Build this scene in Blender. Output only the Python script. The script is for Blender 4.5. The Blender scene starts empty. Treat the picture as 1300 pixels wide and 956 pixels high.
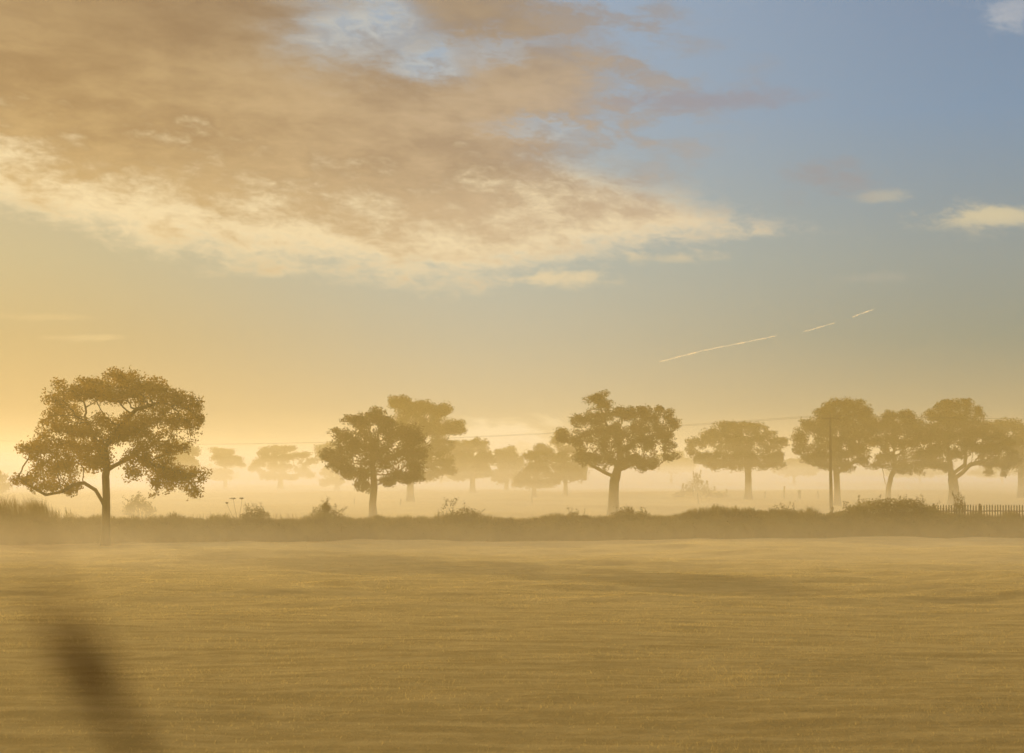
import bpy, math, random
import numpy as np
from mathutils import Vector

R = np.random.default_rng(11)
random.seed(5)
S = bpy.context.scene
COL = S.collection
rad = math.radians

# ------------------------------------------------------------------ camera geometry
F, CX, HY, EYE = 2426.0, 650.0, 590.0, 4.5       # focal length, centre column, horizon row (photo pixels), eye height

def at(px, py, d):
    return np.array([(px - CX) / F * d, d, EYE + (HY - py) / F * d])

SUN_AZ, SUN_EL = rad(-42), rad(11.5)
SUN_DIR = Vector((math.sin(SUN_AZ) * math.cos(SUN_EL), math.cos(SUN_AZ) * math.cos(SUN_EL), math.sin(SUN_EL)))

# ------------------------------------------------------------------ object helpers
def tag(o, label=None, cat=None, group=None, kind=None):
    if label: o['label'] = label
    if cat: o['category'] = cat
    if group: o['group'] = group
    if kind: o['kind'] = kind
    return o

def empty(name, loc, label, cat, group=None):
    o = bpy.data.objects.new(name, None)
    COL.objects.link(o)
    o.location = loc
    o.empty_display_size = 0.3
    return tag(o, label, cat, group)

def link_mesh(name, V, Fc, mat, parent=None, smooth=True, attr=None):
    """V: n x 3 array in world space; Fc: list of (m x k) index arrays; linked as ONE mesh object."""
    V = np.asarray(V, dtype=np.float64)
    if parent is not None:
        V = V - np.array(parent.location)
    me = bpy.data.meshes.new(name)
    if not isinstance(Fc, (list, tuple)):
        Fc = [Fc]
    Fc = [np.asarray(f, dtype=np.int32) for f in Fc if len(f)]
    me.vertices.add(len(V))
    me.vertices.foreach_set('co', V.astype(np.float32).ravel())
    loops = np.concatenate([f.ravel() for f in Fc])
    sizes = np.concatenate([np.full(len(f), f.shape[1], dtype=np.int32) for f in Fc])
    starts = np.concatenate([[0], np.cumsum(sizes)[:-1]]).astype(np.int32)
    me.loops.add(len(loops))
    me.loops.foreach_set('vertex_index', loops)
    me.polygons.add(len(sizes))
    me.polygons.foreach_set('loop_start', starts)
    me.polygons.foreach_set('loop_total', sizes)
    me.polygons.foreach_set('use_smooth', np.full(len(sizes), smooth, dtype=bool))
    if attr is not None:
        a = me.attributes.new('tone', 'FLOAT', 'POINT')
        a.data.foreach_set('value', np.asarray(attr, dtype=np.float32))
    me.update(calc_edges=True)
    me.validate()
    me.materials.append(mat)
    o = bpy.data.objects.new(name, me)
    COL.objects.link(o)
    if parent is not None:
        o.parent = parent
    return o

class MB:
    """collects shapes for one mesh"""
    def __init__(s):
        s.v, s.f, s.n = [], {}, 0
    def add(s, V, *faces):
        V = np.asarray(V, dtype=float)
        for f in faces:
            f = np.asarray(f, dtype=np.int32)
            if len(f):
                s.f.setdefault(f.shape[1], []).append(f + s.n)
        s.v.append(V); s.n += len(V)
    def tube(s, P, r, sides=8, cap=True):
        P = np.asarray(P, float); n = len(P)
        r = np.broadcast_to(np.asarray(r, float), (n,))
        T = np.gradient(P, axis=0); T /= np.linalg.norm(T, axis=1)[:, None] + 1e-9
        ref = np.array([0, 1.0, 0]) if abs(T[0] @ np.array([0, 1.0, 0])) < .8 else np.array([1.0, 0, 0])
        U = np.cross(T, ref); U /= np.linalg.norm(U, axis=1)[:, None] + 1e-9
        W = np.cross(T, U)
        a = np.linspace(0, 2 * np.pi, sides, endpoint=False)
        V = P[:, None, :] + r[:, None, None] * (np.cos(a)[None, :, None] * U[:, None, :] + np.sin(a)[None, :, None] * W[:, None, :])
        i, j = np.meshgrid(np.arange(n - 1), np.arange(sides), indexing='ij')
        q = np.stack([i * sides + j, i * sides + (j + 1) % sides, (i + 1) * sides + (j + 1) % sides, (i + 1) * sides + j], -1).reshape(-1, 4)
        V = V.reshape(-1, 3)
        if cap:
            V = np.vstack([V, P[:1], P[-1:]])
            k = np.arange(sides)
            t = np.concatenate([np.stack([(k + 1) % sides, k, np.full(sides, n * sides)], -1),
                                np.stack([(n - 1) * sides + k, (n - 1) * sides + (k + 1) % sides, np.full(sides, n * sides + 1)], -1)])
            s.add(V, q, t)
        else:
            s.add(V, q)
    def box(s, c, sz, rz=0.0):
        c = np.asarray(c, float); h = np.asarray(sz, float) / 2
        V = np.array([[x, y, z] for x in (-1, 1) for y in (-1, 1) for z in (-1, 1)], float) * h
        cs, sn = math.cos(rz), math.sin(rz)
        V = np.stack([V[:, 0] * cs - V[:, 1] * sn, V[:, 0] * sn + V[:, 1] * cs, V[:, 2]], -1) + c
        s.add(V, [[0, 1, 3, 2], [4, 6, 7, 5], [0, 4, 5, 1], [2, 3, 7, 6], [0, 2, 6, 4], [1, 5, 7, 3]])
    def build(s, name, mat, parent=None, smooth=True):
        return link_mesh(name, np.vstack(s.v), [np.vstack(f) for f in s.f.values()], mat, parent, smooth)

# ------------------------------------------------------------------ node helpers
class E:
    """a float socket (or constant) with arithmetic"""
    def __init__(s, nt, k): s.nt, s.k = nt, k
    def _m(s, op, *a):
        n = s.nt.nodes.new('ShaderNodeMath'); n.operation = op
        for i, x in enumerate((s,) + a):
            x = x.k if isinstance(x, E) else x
            if isinstance(x, (int, float)): n.inputs[i].default_value = x
            else: s.nt.links.new(x, n.inputs[i])
        return E(s.nt, n.outputs[0])
    def __add__(s, o): return s._m('ADD', o)
    def __radd__(s, o): return s._m('ADD', o)
    def __sub__(s, o): return s._m('SUBTRACT', o)
    def __rsub__(s, o): return E(s.nt, o)._m('SUBTRACT', s)
    def __mul__(s, o): return s._m('MULTIPLY', o)
    def __rmul__(s, o): return s._m('MULTIPLY', o)
    def __truediv__(s, o): return s._m('DIVIDE', o)
    def min(s, o): return s._m('MINIMUM', o)
    def max(s, o): return s._m('MAXIMUM', o)
    def pow(s, o): return s._m('POWER', o)
    def exp(s): return s._m('EXPONENT')
    def clamp(s):
        r = s._m('ADD', 0.0); r.k.node.use_clamp = True; return r
    def step(s, a, b):
        n = s.nt.nodes.new('ShaderNodeMapRange'); n.interpolation_type = 'SMOOTHSTEP'
        s.nt.links.new(s.k, n.inputs[0]); n.inputs[1].default_value = a; n.inputs[2].default_value = b
        return E(s.nt, n.outputs[0])
    def curve(s, pts):
        """piecewise smooth curve through (x, y) points"""
        xs = [p[0] for p in pts]; ys = [p[1] for p in pts]
        x0, x1, y0, y1 = min(xs), max(xs), min(ys), max(ys)
        n = s.nt.nodes.new('ShaderNodeFloatCurve')
        c = n.mapping.curves[0]
        q = [((x - x0) / (x1 - x0), (y - y0) / (y1 - y0 + 1e-9)) for x, y in pts]
        c.points[0].location = q[0]; c.points[1].location = q[-1]
        for a in q[1:-1]: c.points.new(*a)
        n.mapping.update()
        t = ((s - x0) * (1 / (x1 - x0))).clamp()
        s.nt.links.new(t.k, n.inputs['Value'])
        return E(s.nt, n.outputs[0]) * (y1 - y0) + y0

def lin(r, g, b):
    f = lambda c: c / 12.92 if c <= .04045 else ((c + .055) / 1.055) ** 2.4
    return (f(r / 255), f(g / 255), f(b / 255), 1)

def mixc(nt, fac, a, b):
    n = nt.nodes.new('ShaderNodeMix'); n.data_type = 'RGBA'
    for i, x in ((0, fac), (6, a), (7, b)):
        x = x.k if isinstance(x, E) else x
        if isinstance(x, (int, float, tuple)): n.inputs[i].default_value = x
        else: nt.links.new(x, n.inputs[i])
    return n.outputs[2]

def ramp(nt, fac, stops):
    n = nt.nodes.new('ShaderNodeValToRGB')
    while len(n.color_ramp.elements) < len(stops): n.color_ramp.elements.new(.5)
    for e, (p, c) in zip(n.color_ramp.elements, sorted(stops)): e.position = p; e.color = c
    nt.links.new(fac.k if isinstance(fac, E) else fac, n.inputs[0])
    return n.outputs[0]

def noise(nt, vec, scale, detail=4, rough=.55, dist=0.0):
    n = nt.nodes.new('ShaderNodeTexNoise')
    nt.links.new(vec, n.inputs['Vector'])
    n.inputs['Scale'].default_value = scale; n.inputs['Detail'].default_value = detail
    n.inputs['Roughness'].default_value = rough; n.inputs['Distortion'].default_value = dist
    return E(nt, n.outputs[0])

def combine(nt, x, y, z):
    n = nt.nodes.new('ShaderNodeCombineXYZ')
    for i, v in enumerate((x, y, z)):
        v = v.k if isinstance(v, E) else v
        if isinstance(v, (int, float)): n.inputs[i].default_value = v
        else: nt.links.new(v, n.inputs[i])
    return n.outputs[0]

# ------------------------------------------------------------------ materials
def new_mat(name):
    m = bpy.data.materials.new(name); m.use_nodes = True
    nt = m.node_tree; nt.nodes.clear()
    return m, nt, nt.nodes.new('ShaderNodeOutputMaterial')

def leaf_mat(name, dark, light, trans=.35, tcol=None, scale=.6, stretch=None):
    """thin leaves or blades: diffuse plus transmitted light, tone varied by clump"""
    m, nt, out = new_mat(name)
    g = nt.nodes.new('ShaderNodeNewGeometry')
    src = g.outputs['Position']
    if stretch:
        mp = nt.nodes.new('ShaderNodeMapping'); mp.inputs['Scale'].default_value = stretch
        nt.links.new(src, mp.inputs[0]); src = mp.outputs[0]
    n = noise(nt, src, scale, 5 if stretch else 3, .62)  # stretched: streaks of dew that also paint in lit and shaded ripples
    f = n.step(.35, .65)
    if stretch:                                                   # paler further out: the sunlit strip by the hedge, painted into the tone
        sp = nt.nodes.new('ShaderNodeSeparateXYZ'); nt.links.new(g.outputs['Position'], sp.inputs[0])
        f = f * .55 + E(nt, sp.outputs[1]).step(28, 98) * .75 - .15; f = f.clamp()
    c = mixc(nt, f, (*dark, 1), (*light, 1))
    d = nt.nodes.new('ShaderNodeBsdfDiffuse'); nt.links.new(c, d.inputs[0])
    t = nt.nodes.new('ShaderNodeBsdfTranslucent')
    if tcol: nt.links.new(mixc(nt, f, tuple(x * .6 for x in tcol) + (1,), (*tcol, 1)), t.inputs[0])
    else: nt.links.new(c, t.inputs[0])
    mx = nt.nodes.new('ShaderNodeMixShader'); mx.inputs[0].default_value = trans
    nt.links.new(d.outputs[0], mx.inputs[1]); nt.links.new(t.outputs[0], mx.inputs[2])
    nt.links.new(mx.outputs[0], out.inputs[0])
    return m

def rough_mat(name, a, b, scale=4, rough=.9, stretch=(1, 1, 1), bump=0.0):
    m, nt, out = new_mat(name)
    g = nt.nodes.new('ShaderNodeNewGeometry')
    mp = nt.nodes.new('ShaderNodeMapping'); mp.inputs['Scale'].default_value = stretch
    nt.links.new(g.outputs['Position'], mp.inputs[0])
    n = noise(nt, mp.outputs[0], scale, 6)
    p = nt.nodes.new('ShaderNodeBsdfPrincipled')
    nt.links.new(mixc(nt, n.step(.3, .7), (*a, 1), (*b, 1)), p.inputs['Base Color'])
    p.inputs['Roughness'].default_value = rough
    p.inputs['Specular IOR Level'].default_value = .2
    if bump:
        bp = nt.nodes.new('ShaderNodeBump'); bp.inputs['Distance'].default_value = bump
        nt.links.new(n.k, bp.inputs['Height']); nt.links.new(bp.outputs[0], p.inputs['Normal'])
    nt.links.new(p.outputs[0], out.inputs[0])
    return m

M = dict(
    bark=rough_mat('oak_bark', (.035, .026, .015), (.09, .07, .042), 5, stretch=(1, 1, .25), bump=.03),
    veiled_oak=leaf_mat('veiled_oak_leaf', (.11, .075, .017), (.18, .122, .026), .5, tcol=(.32, .195, .03)),  # front oak's leaves lightened: the veil of haze put into their colour
    oak=leaf_mat('oak_leaf', (.030, .026, .008), (.062, .048, .014), .3),
    hedge=leaf_mat('hedge_leaf', (.13, .10, .034), (.24, .19, .062), .35, scale=.35),
    reed=leaf_mat('dry_reed', (.14, .11, .04), (.24, .18, .07), .45),
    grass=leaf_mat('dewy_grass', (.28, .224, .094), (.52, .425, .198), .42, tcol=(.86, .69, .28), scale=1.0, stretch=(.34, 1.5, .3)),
    weed=leaf_mat('dark_weed', (.085, .042, .006), (.13, .066, .01), .3),
    pole=rough_mat('creosoted_timber', (.03, .024, .016), (.07, .055, .035), 6, stretch=(2, 2, .2)),
    pale=rough_mat('weathered_paling', (.06, .05, .035), (.13, .11, .08), 8, stretch=(3, 3, .4)),
    porcelain=rough_mat('brown_porcelain', (.05, .03, .02), (.07, .045, .03), 3, rough=.3),
    wire=rough_mat('overhead_cable', (.03, .03, .03), (.05, .05, .05), 2, rough=.6),
)

# ground: stubbly grass sheet, lit ripples and the sunlit far strip painted into its tone
m, nt, out = new_mat('meadow_ground'); M['ground'] = m
g = nt.nodes.new('ShaderNodeNewGeometry')
sy = nt.nodes.new('ShaderNodeSeparateXYZ'); nt.links.new(g.outputs['Position'], sy.inputs[0])
mp = nt.nodes.new('ShaderNodeMapping'); mp.inputs['Scale'].default_value = (.34, 1.5, .3); nt.links.new(g.outputs['Position'], mp.inputs[0])
n1 = noise(nt, mp.outputs[0], 1.0, 5, .62); n2 = noise(nt, g.outputs['Position'], 2.2, 6, .65)
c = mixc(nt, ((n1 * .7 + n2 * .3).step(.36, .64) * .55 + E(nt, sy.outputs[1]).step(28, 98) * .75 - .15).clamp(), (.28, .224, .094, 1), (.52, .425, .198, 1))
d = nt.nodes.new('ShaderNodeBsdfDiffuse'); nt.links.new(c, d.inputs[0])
bp = nt.nodes.new('ShaderNodeBump'); bp.inputs['Distance'].default_value = .06
n3 = noise(nt, g.outputs['Position'], 5, 6, .7); nt.links.new(n3.k, bp.inputs['Height']); nt.links.new(bp.outputs[0], d.inputs['Normal'])
nt.links.new(d.outputs[0], out.inputs[0])

# vapour: a thin scattering, see-through body
m, nt, out = new_mat('ice_vapour'); M['vapour'] = m
g = nt.nodes.new('ShaderNodeNewGeometry')
nz = noise(nt, g.outputs['Position'], .035, 4, .7)
tr = nt.nodes.new('ShaderNodeBsdfTransparent'); tl = nt.nodes.new('ShaderNodeBsdfTranslucent'); tl.inputs[0].default_value = (.95, .90, .80, 1)
mx = nt.nodes.new('ShaderNodeMixShader'); f = nz.step(.30, .70) * .24
nt.links.new(f.k, mx.inputs[0]); nt.links.new(tr.outputs[0], mx.inputs[1]); nt.links.new(tl.outputs[0], mx.inputs[2])
nt.links.new(mx.outputs[0], out.inputs[0])

# ------------------------------------------------------------------ noise for shapes
_H = R.random((256, 256))
def vnoise(x, y):
    xi = np.floor(x).astype(int); yi = np.floor(y).astype(int)
    fx = x - xi; fy = y - yi
    fx = fx * fx * (3 - 2 * fx); fy = fy * fy * (3 - 2 * fy)
    h = lambda a, b: _H[a % 256, b % 256]
    return ((h(xi, yi) * (1 - fx) + h(xi + 1, yi) * fx) * (1 - fy) + (h(xi, yi + 1) * (1 - fx) + h(xi + 1, yi + 1) * fx) * fy) * 2 - 1

def sstep(x, a, b):
    t = np.clip((x - a) / (b - a), 0, 1); return t * t * (3 - 2 * t)

def ground(x, y):
    x = np.asarray(x, float); y = np.asarray(y, float)
    near = sstep(y, 22, 34) * (1 - sstep(y, 330, 420))
    z = .16 * vnoise(x / 13 + 3, y / 9 + 7) * near
    # low swells and the rougher ripple of the sward, longer across the view than along it
    band = .45 + 1.25 * sstep(y, 52, 68)
    z = z + (.085 * vnoise(x / 5.5 + y / 9 + 11, y / 2.3 + 5) + .045 * vnoise(x / 2.2 + 31, y / .9 + 15)) * near * band
    z = z + .022 * vnoise(x / .55, y / .42) * near * (y < 115)
    z = z + .35 * vnoise(x / 70 + 9.3, y / 60 + 4.1) * sstep(y, 140, 220) * (1 - sstep(y, 900, 2000))
    # the bank the viewer stands on
    z = z + 2.9 * (1 - sstep(np.hypot(x * .35, np.maximum(y, 0)), 0.5, 17))
    return z

# ------------------------------------------------------------------ THE SETTING: field
def axis(spans, lo, hi, grow=1.22):
    a = []
    for s, e, st in spans: a += list(np.arange(s, e, st))
    last = spans[-1][1]; st = spans[-1][2]
    while last < hi: a.append(last); st *= grow; last += st
    a.append(hi)
    first = spans[0][0]; st = spans[0][2]; b = []
    while first - st > lo: st *= grow; first -= st; b.append(first)
    return np.array(sorted(set(b + [lo] + a)))
xs = axis([(-33, 33, .3)], -5000, 5000, 1.15)
ys = axis([(-6, 26, 1.0), (26, 110, .22), (110, 230, .7)], -300, 9000, 1.12)
X, Y = np.meshgrid(xs, ys, indexing='ij')
V = np.stack([X, Y, ground(X, Y)], -1).reshape(-1, 3)
i, j = np.meshgrid(np.arange(len(xs) - 1), np.arange(len(ys) - 1), indexing='ij')
k = i * len(ys) + j
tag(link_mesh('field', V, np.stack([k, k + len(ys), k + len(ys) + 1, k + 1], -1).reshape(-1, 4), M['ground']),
    'flat misty meadow running back past the hedge to the tree line', kind='structure')

# ------------------------------------------------------------------ blades and leaves
def blades(P, h, w, lean=.35, bend=(0.0, 0.0)):
    """one bent two-triangle blade per point"""
    n = len(P)
    h = np.broadcast_to(h, (n,)); w = np.broadcast_to(w, (n,))
    a = R.uniform(0, 2 * np.pi, n)
    side = np.stack([np.cos(a), np.sin(a), np.zeros(n)], -1)
    tip = np.stack([R.normal(0, lean, n) + bend[0], R.normal(0, lean, n) + bend[1], np.ones(n)], -1)
    tip /= np.linalg.norm(tip, axis=1)[:, None]
    mid = P + tip * (h * .55)[:, None] * np.array([.7, .7, 1.0])
    top = P + tip * h[:, None]; top[:, 2] -= .15 * h
    V = np.stack([P - side * (w / 2)[:, None], P + side * (w / 2)[:, None], mid + side * (w * .4)[:, None], mid - side * (w * .4)[:, None], top], 1).reshape(-1, 3)
    b = np.arange(n)[:, None] * 5
    return V, (b + np.array([[0, 1, 2, 3]])), (b + np.array([[3, 2, 4]]))

def leaves(P, size, flat=.6):
    """one diamond leaf per point"""
    n = len(P)
    size = np.broadcast_to(size, (n,))
    u = R.normal(size=(n, 3)); u /= np.linalg.norm(u, axis=1)[:, None]
    w = R.normal(size=(n, 3)); w -= (w * u).sum(1)[:, None] * u; w /= np.linalg.norm(w, axis=1)[:, None]
    s = size[:, None]
    V = np.stack([P - u * s * .5, P + w * s * flat * .5, P + u * s * .5, P - w * s * flat * .5], 1).reshape(-1, 3)
    return V, np.arange(n)[:, None] * 4 + np.array([[0, 1, 2, 3]])

# meadow grass in front of the hedge (denser close to the viewer) and thinner beyond it
def scatter(n, y0, y1, spread=.33):
    y = np.sqrt(R.uniform(y0 ** 2, y1 ** 2, n)); x = R.uniform(-spread, spread, n) * y
    return x, y
x, y = scatter(420000, 25, 113)
keep = R.random(len(x)) < .35 + .65 * sstep(vnoise(x / 2.2 + 5, y / 1.1), -.5, .5)
x, y = x[keep], y[keep]
P = np.stack([x, y, ground(x, y) - .01], -1)
hh = R.uniform(.03, .09, len(x)) * (1 + .5 * vnoise(x / 2.5, y / .8))
V, q, t = blades(P, hh, R.uniform(.004, .008, len(x)) * (1 + y / 70), .6)
x, y = scatter(60000, 118, 240, .30)
P = np.stack([x, y, ground(x, y) - .01], -1)
V2, q2, t2 = blades(P, R.uniform(.08, .2, len(x)), R.uniform(.03, .05, len(x)), .5)
n0 = len(V)
tag(link_mesh('grass', np.vstack([V, V2]), [np.vstack([q, q2 + n0]), np.vstack([t, t2 + n0])], M['grass'], smooth=False),
    'short dewy golden grass covering the open meadow', 'grass', kind='stuff')

# ------------------------------------------------------------------ trees
def colonize(nodes, par, A, step, kill, jitter=.25, iters=140, up=0.08):
    """grow a branching skeleton from NODES towards the crown points A"""
    pos = [np.array(p, float) for p in nodes]; par = list(par)
    A = np.array(A, float)
    P0 = np.array(pos)
    D = np.linalg.norm(A[:, None, :] - P0[None], axis=2)
    near = D.argmin(1); dist = D.min(1); live = np.ones(len(A), bool); seen = {}
    for _ in range(iters):
        if not live.any(): break
        idx = np.nonzero(live)[0]
        Pn = np.array(pos)
        dv = A[idx] - Pn[near[idx]]; dv /= np.linalg.norm(dv, axis=1)[:, None] + 1e-9
        acc = np.zeros((len(pos), 3)); np.add.at(acc, near[idx], dv)
        cnt = np.bincount(near[idx], minlength=len(pos))
        grow = np.nonzero(cnt)[0]; new = []
        for g_ in grow:
            v = acc[g_] / cnt[g_]; l = np.linalg.norm(v)
            if l < .05: v = dv[np.nonzero(near[idx] == g_)[0][0]]; l = 1
            v = v / l + R.normal(0, jitter, 3) + np.array([0, 0, up]); v /= np.linalg.norm(v)
            c = seen.get(g_, 0)
            if c >= 3: continue
            seen[g_] = c + 1
            new.append(len(pos)); pos.append(pos[g_] + v * step); par.append(int(g_))
        if not new: break
        N = np.array(pos[new[0]:])
        d2 = np.linalg.norm(A[idx][:, None, :] - N[None], axis=2); b = d2.min(1); w = d2.argmin(1)
        better = b < dist[idx]
        near[idx[better]] = np.array(new)[w[better]]; dist[idx] = np.minimum(dist[idx], b)
        live &= dist > kill
    return np.array(pos), np.array(par)

def frusta(mb, Pa, Pb, ra, rb, sides):
    n = len(Pa)
    if not n: return
    T = Pb - Pa; L = np.linalg.norm(T, axis=1)[:, None] + 1e-9; T = T / L
    ref = np.where(np.abs(T[:, 1:2]) < .8, np.array([[0, 1.0, 0]]), np.array([[1.0, 0, 0]]))
    U = np.cross(T, ref); U /= np.linalg.norm(U, axis=1)[:, None]; W = np.cross(T, U)
    a = np.linspace(0, 2 * np.pi, sides, endpoint=False)
    ring = np.cos(a)[None, :, None] * U[:, None] + np.sin(a)[None, :, None] * W[:, None]
    Pb = Pb + T * rb[:, None] * .35
    V = np.concatenate([Pa[:, None] + ra[:, None, None] * ring, Pb[:, None] + rb[:, None, None] * ring], 1).reshape(-1, 3)
    kk = np.arange(sides); q = np.stack([kk, (kk + 1) % sides, sides + (kk + 1) % sides, sides + kk], -1)
    mb.add(V, (np.arange(n)[:, None, None] * 2 * sides + q[None]).reshape(-1, 4))

def tree(name, label, d, trunk, r0, blobs, crop=None, limbs=(), n_att=900, leaf=.13, per=26, group=None, depth=1.0, cat='tree', spread=.30, mat='oak', lobes=9, fill=.6):
    """trunk / limbs: outlines in photo pixels; blobs: (cx, cy, rx, ry) crown masses, all turned into world space at distance d"""
    if crop:
        ox, oy, s = crop
        blobs = [(ox + b[0] * s, oy + b[1] * s, b[2] * s, b[3] * s) for b in blobs]
    k = d / F
    bx = np.array([b[0] for b in blobs]); lo = min(b[0] - b[2] for b in blobs); hi = max(b[0] + b[2] for b in blobs)
    hw = (hi - lo) / 2 * k; mx_ = (lo + hi) / 2
    bz = trunk[0]
    base = at(bz[0], bz[1], d); base[2] = float(ground(base[0], base[1])) - .05
    tw = [at(px, py, d) for px, py in trunk]; tw[0] = base
    # finer trunk polyline
    step = max(.32, hw * .055)
    def fine(pl):
        o = [pl[0]]
        for a, b in zip(pl[:-1], pl[1:]):
            m_ = max(1, int(np.linalg.norm(b - a) / step))
            for q in range(1, m_ + 1): o.append(a + (b - a) * q / m_)
        return o
    tl = fine(tw); nodes = list(tl); par = [-1] + list(range(len(tl) - 1))
    for lm in limbs:
        p0 = at(*lm[0][:2], d); j_ = int(np.argmin([np.linalg.norm(p0 - q) for q in nodes[:len(tl)]]))
        dz = R.uniform(-.25, .25) * hw
        pl = [nodes[j_]] + [at(px, py, d) + np.array([0, dz * (q + 1) / len(lm), 0]) for q, (px, py) in enumerate(lm[1:])]
        prev = j_
        for q in fine(pl)[1:]:
            nodes.append(q); par.append(prev); prev = len(nodes) - 1
    # crown points
    area = np.array([b[2] * b[3] for b in blobs]); area = area / area.sum()
    A = []
    for b, w in zip(blobs, area):
        m_ = max(6, int(n_att * w * .75)); u = (b[0] - mx_) * k / hw
        reach = hw * depth * math.sqrt(max(.05, 1 - min(1, u * u)))
        for off in (R.uniform(-.75, -.2), R.uniform(.1, .7)):
            c = at(b[0], b[1], d) + np.array([0, off * reach, 0])
            ext = np.array([b[2] * k, max(b[2] * k, .35 * reach), b[3] * k])
            q = R.normal(size=(int(m_ * fill / 2) + 1, 3)); q /= np.linalg.norm(q, axis=1)[:, None]
            A.append(c + q * (R.random(len(q)) ** .4)[:, None] * ext * .98)
            for _ in range(lobes):                                # each mass is a heap of smaller leafy lobes
                o = R.normal(size=3); o *= R.random() ** .4 / np.linalg.norm(o)
                q = R.normal(size=(m_ // (2 * lobes) + 1, 3)); q /= np.linalg.norm(q, axis=1)[:, None]
                q *= (R.random(len(q)) ** .5)[:, None]
                A.append(c + o * ext * .74 + q * ext * R.uniform(.22, .40))
    A = np.vstack(A)
    pos, par = colonize(nodes, par, A, step, step * 1.3)
    n = len(pos)
    # pipe-model radii
    tips = np.ones(n); kids = [[] for _ in range(n)]
    for q in range(1, n): kids[par[q]].append(q)
    load = np.zeros(n)
    order = np.argsort([0]) 
    depth_ = np.zeros(n, int)
    seq = [0]
    for q in seq: seq.extend(kids[q])
    for q in reversed(seq):
        load[q] = 1 if not kids[q] else sum(load[c] for c in kids[q])
    ex = math.log(r0 / .012) / math.log(max(load[0], 3))
    ex = min(max(ex, .36), .62)
    rr = r0 * (load / load[0]) ** ex
    rr = np.maximum(rr, .011)
    rr = np.where(rr > .12, rr * .9, rr)
    flare = 1 + .5 * np.exp(-np.maximum(pos[:, 2] - base[2], 0) / (r0 * 1.6))
    on_trunk = np.zeros(n, bool); on_trunk[:len(tl)] = True
    rt = rr.copy(); rt[:len(tl)] *= flare[:len(tl)]
    # owners: trunk, or one of the big limbs
    own = np.zeros(n, int); nl = 0; limit = 7 if d < 230 else 0
    starts = sorted([q for q in range(n) if par[q] >= 0 and on_trunk[par[q]] and not on_trunk[q]], key=lambda q: -rr[q])
    starts = [q for q in starts if rr[q] > .28 * r0][:limit]
    mark = {q: i_ + 1 for i_, q in enumerate(starts)}
    for q in seq:
        if par[q] >= 0: own[q] = mark.get(q, own[par[q]])
    root = empty(name, tuple(base), label, cat, group)
    for o_ in range(len(starts) + 1):
        e = np.nonzero((own == o_) & (par >= 0))[0]
        if not len(e): continue
        mb = MB()
        ra = np.minimum(rt[par[e]], rt[e] * 1.6); ra = np.where(on_trunk[e], rt[par[e]], ra)
        thick = rr[e] > .06
        frusta(mb, pos[par[e]][thick], pos[e][thick], ra[thick], rt[e][thick], 9)
        frusta(mb, pos[par[e]][~thick], pos[e][~thick], ra[~thick], rt[e][~thick], 4)
        mb.build('trunk' if o_ == 0 else 'limb', M['bark'], root)
    # leaf clumps on the finest twigs
    fine_ = np.nonzero((load <= 4) & ~on_trunk)[0]
    cl = pos[fine_]
    m_ = np.maximum(1, R.poisson(per * R.choice([.3, .9, 1.6], len(cl), p=[.25, .45, .3])))
    g3 = R.normal(0, 1, (m_.sum(), 3)); g3 *= (1.75 * R.random(len(g3)) ** .42 / np.linalg.norm(g3, axis=1))[:, None]
    c = np.repeat(cl, m_, 0) + g3 * np.array([1, 1, .75]) * np.repeat(spread * R.uniform(.6, 1.2, len(cl)), m_)[:, None]
    V, q = leaves(c, R.uniform(.7, 1.3, len(c)) * leaf, .65)
    link_mesh('crown', V, q, M[mat], root, smooth=False)
    return root

C1 = (0, 440, .2928); C2 = (240, 480, .3077); C3 = (600, 480, .3077); C4 = (960, 480, .2615); C5 = (230, 550, .1615)
tree('oak_tree', 'large spreading oak alone in front of the hedge, with a low crooked limb', 104,
     [(134, 697), (134.5, 660), (135, 630), (134, 605), (136, 588), (131, 560)], .25,
     [(340,200,90,62),(430,170,80,46),(545,132,66,42),(640,175,75,48),(700,195,60,46),(780,235,60,50),(840,270,42,75),(590,215,70,36),(480,225,90,34),(300,190,45,50),
      (235,310,42,42),(300,365,90,36),(330,430,110,46),(165,435,60,34),(215,460,60,46),(420,395,90,52),
      (520,390,100,52),(600,360,90,54),(700,330,70,40),(690,420,90,56),(760,440,48,40),(800,320,62,48),(850,330,34,42),
      (640,530,60,52),(740,560,90,46),(820,560,55,56),(850,632,36,38),(700,615,34,42),(600,490,50,36),
      (250,520,90,42),(340,510,70,42),(110,575,52,18),(180,600,50,24),(270,610,36,20),(420,490,56,46),(90,590,35,16),(740,300,50,36),(270,260,44,40),(470,330,60,36),(380,470,60,44)], C1,
     limbs=[[(133, 642), (122, 622), (108, 613), (95, 615), (82, 624), (62, 628), (45, 618), (30, 607)], [(136, 598), (152, 588), (172, 578), (195, 590)], [(135, 585), (120, 566), (110, 540)], [(134, 570), (150, 545), (175, 520), (205, 512)]],
     n_att=3400, leaf=.13, per=36, spread=.27, lobes=10, mat='veiled_oak')
tree('oak_tree', 'round-headed oak with a bare straight trunk right behind the hedge', 156,
     [(474, 661), (473, 640), (475, 620), (474, 600), (472, 580)], .32,
     [(760,160,60,38),(690,180,45,28),(640,240,40,33),(820,200,60,48),(900,240,70,56),(700,280,110,58),(800,310,110,66),(930,320,62,56),(590,330,52,42),(640,360,58,38),(560,310,24,28),(940,385,40,33),(860,400,60,33),(720,400,40,38),(900,420,38,18),(710,440,20,18),(650,395,40,26),(730,455,22,18),(820,435,34,18),(945,415,24,20)], C2,
     n_att=1700, leaf=.16, per=42, spread=.32)
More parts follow.
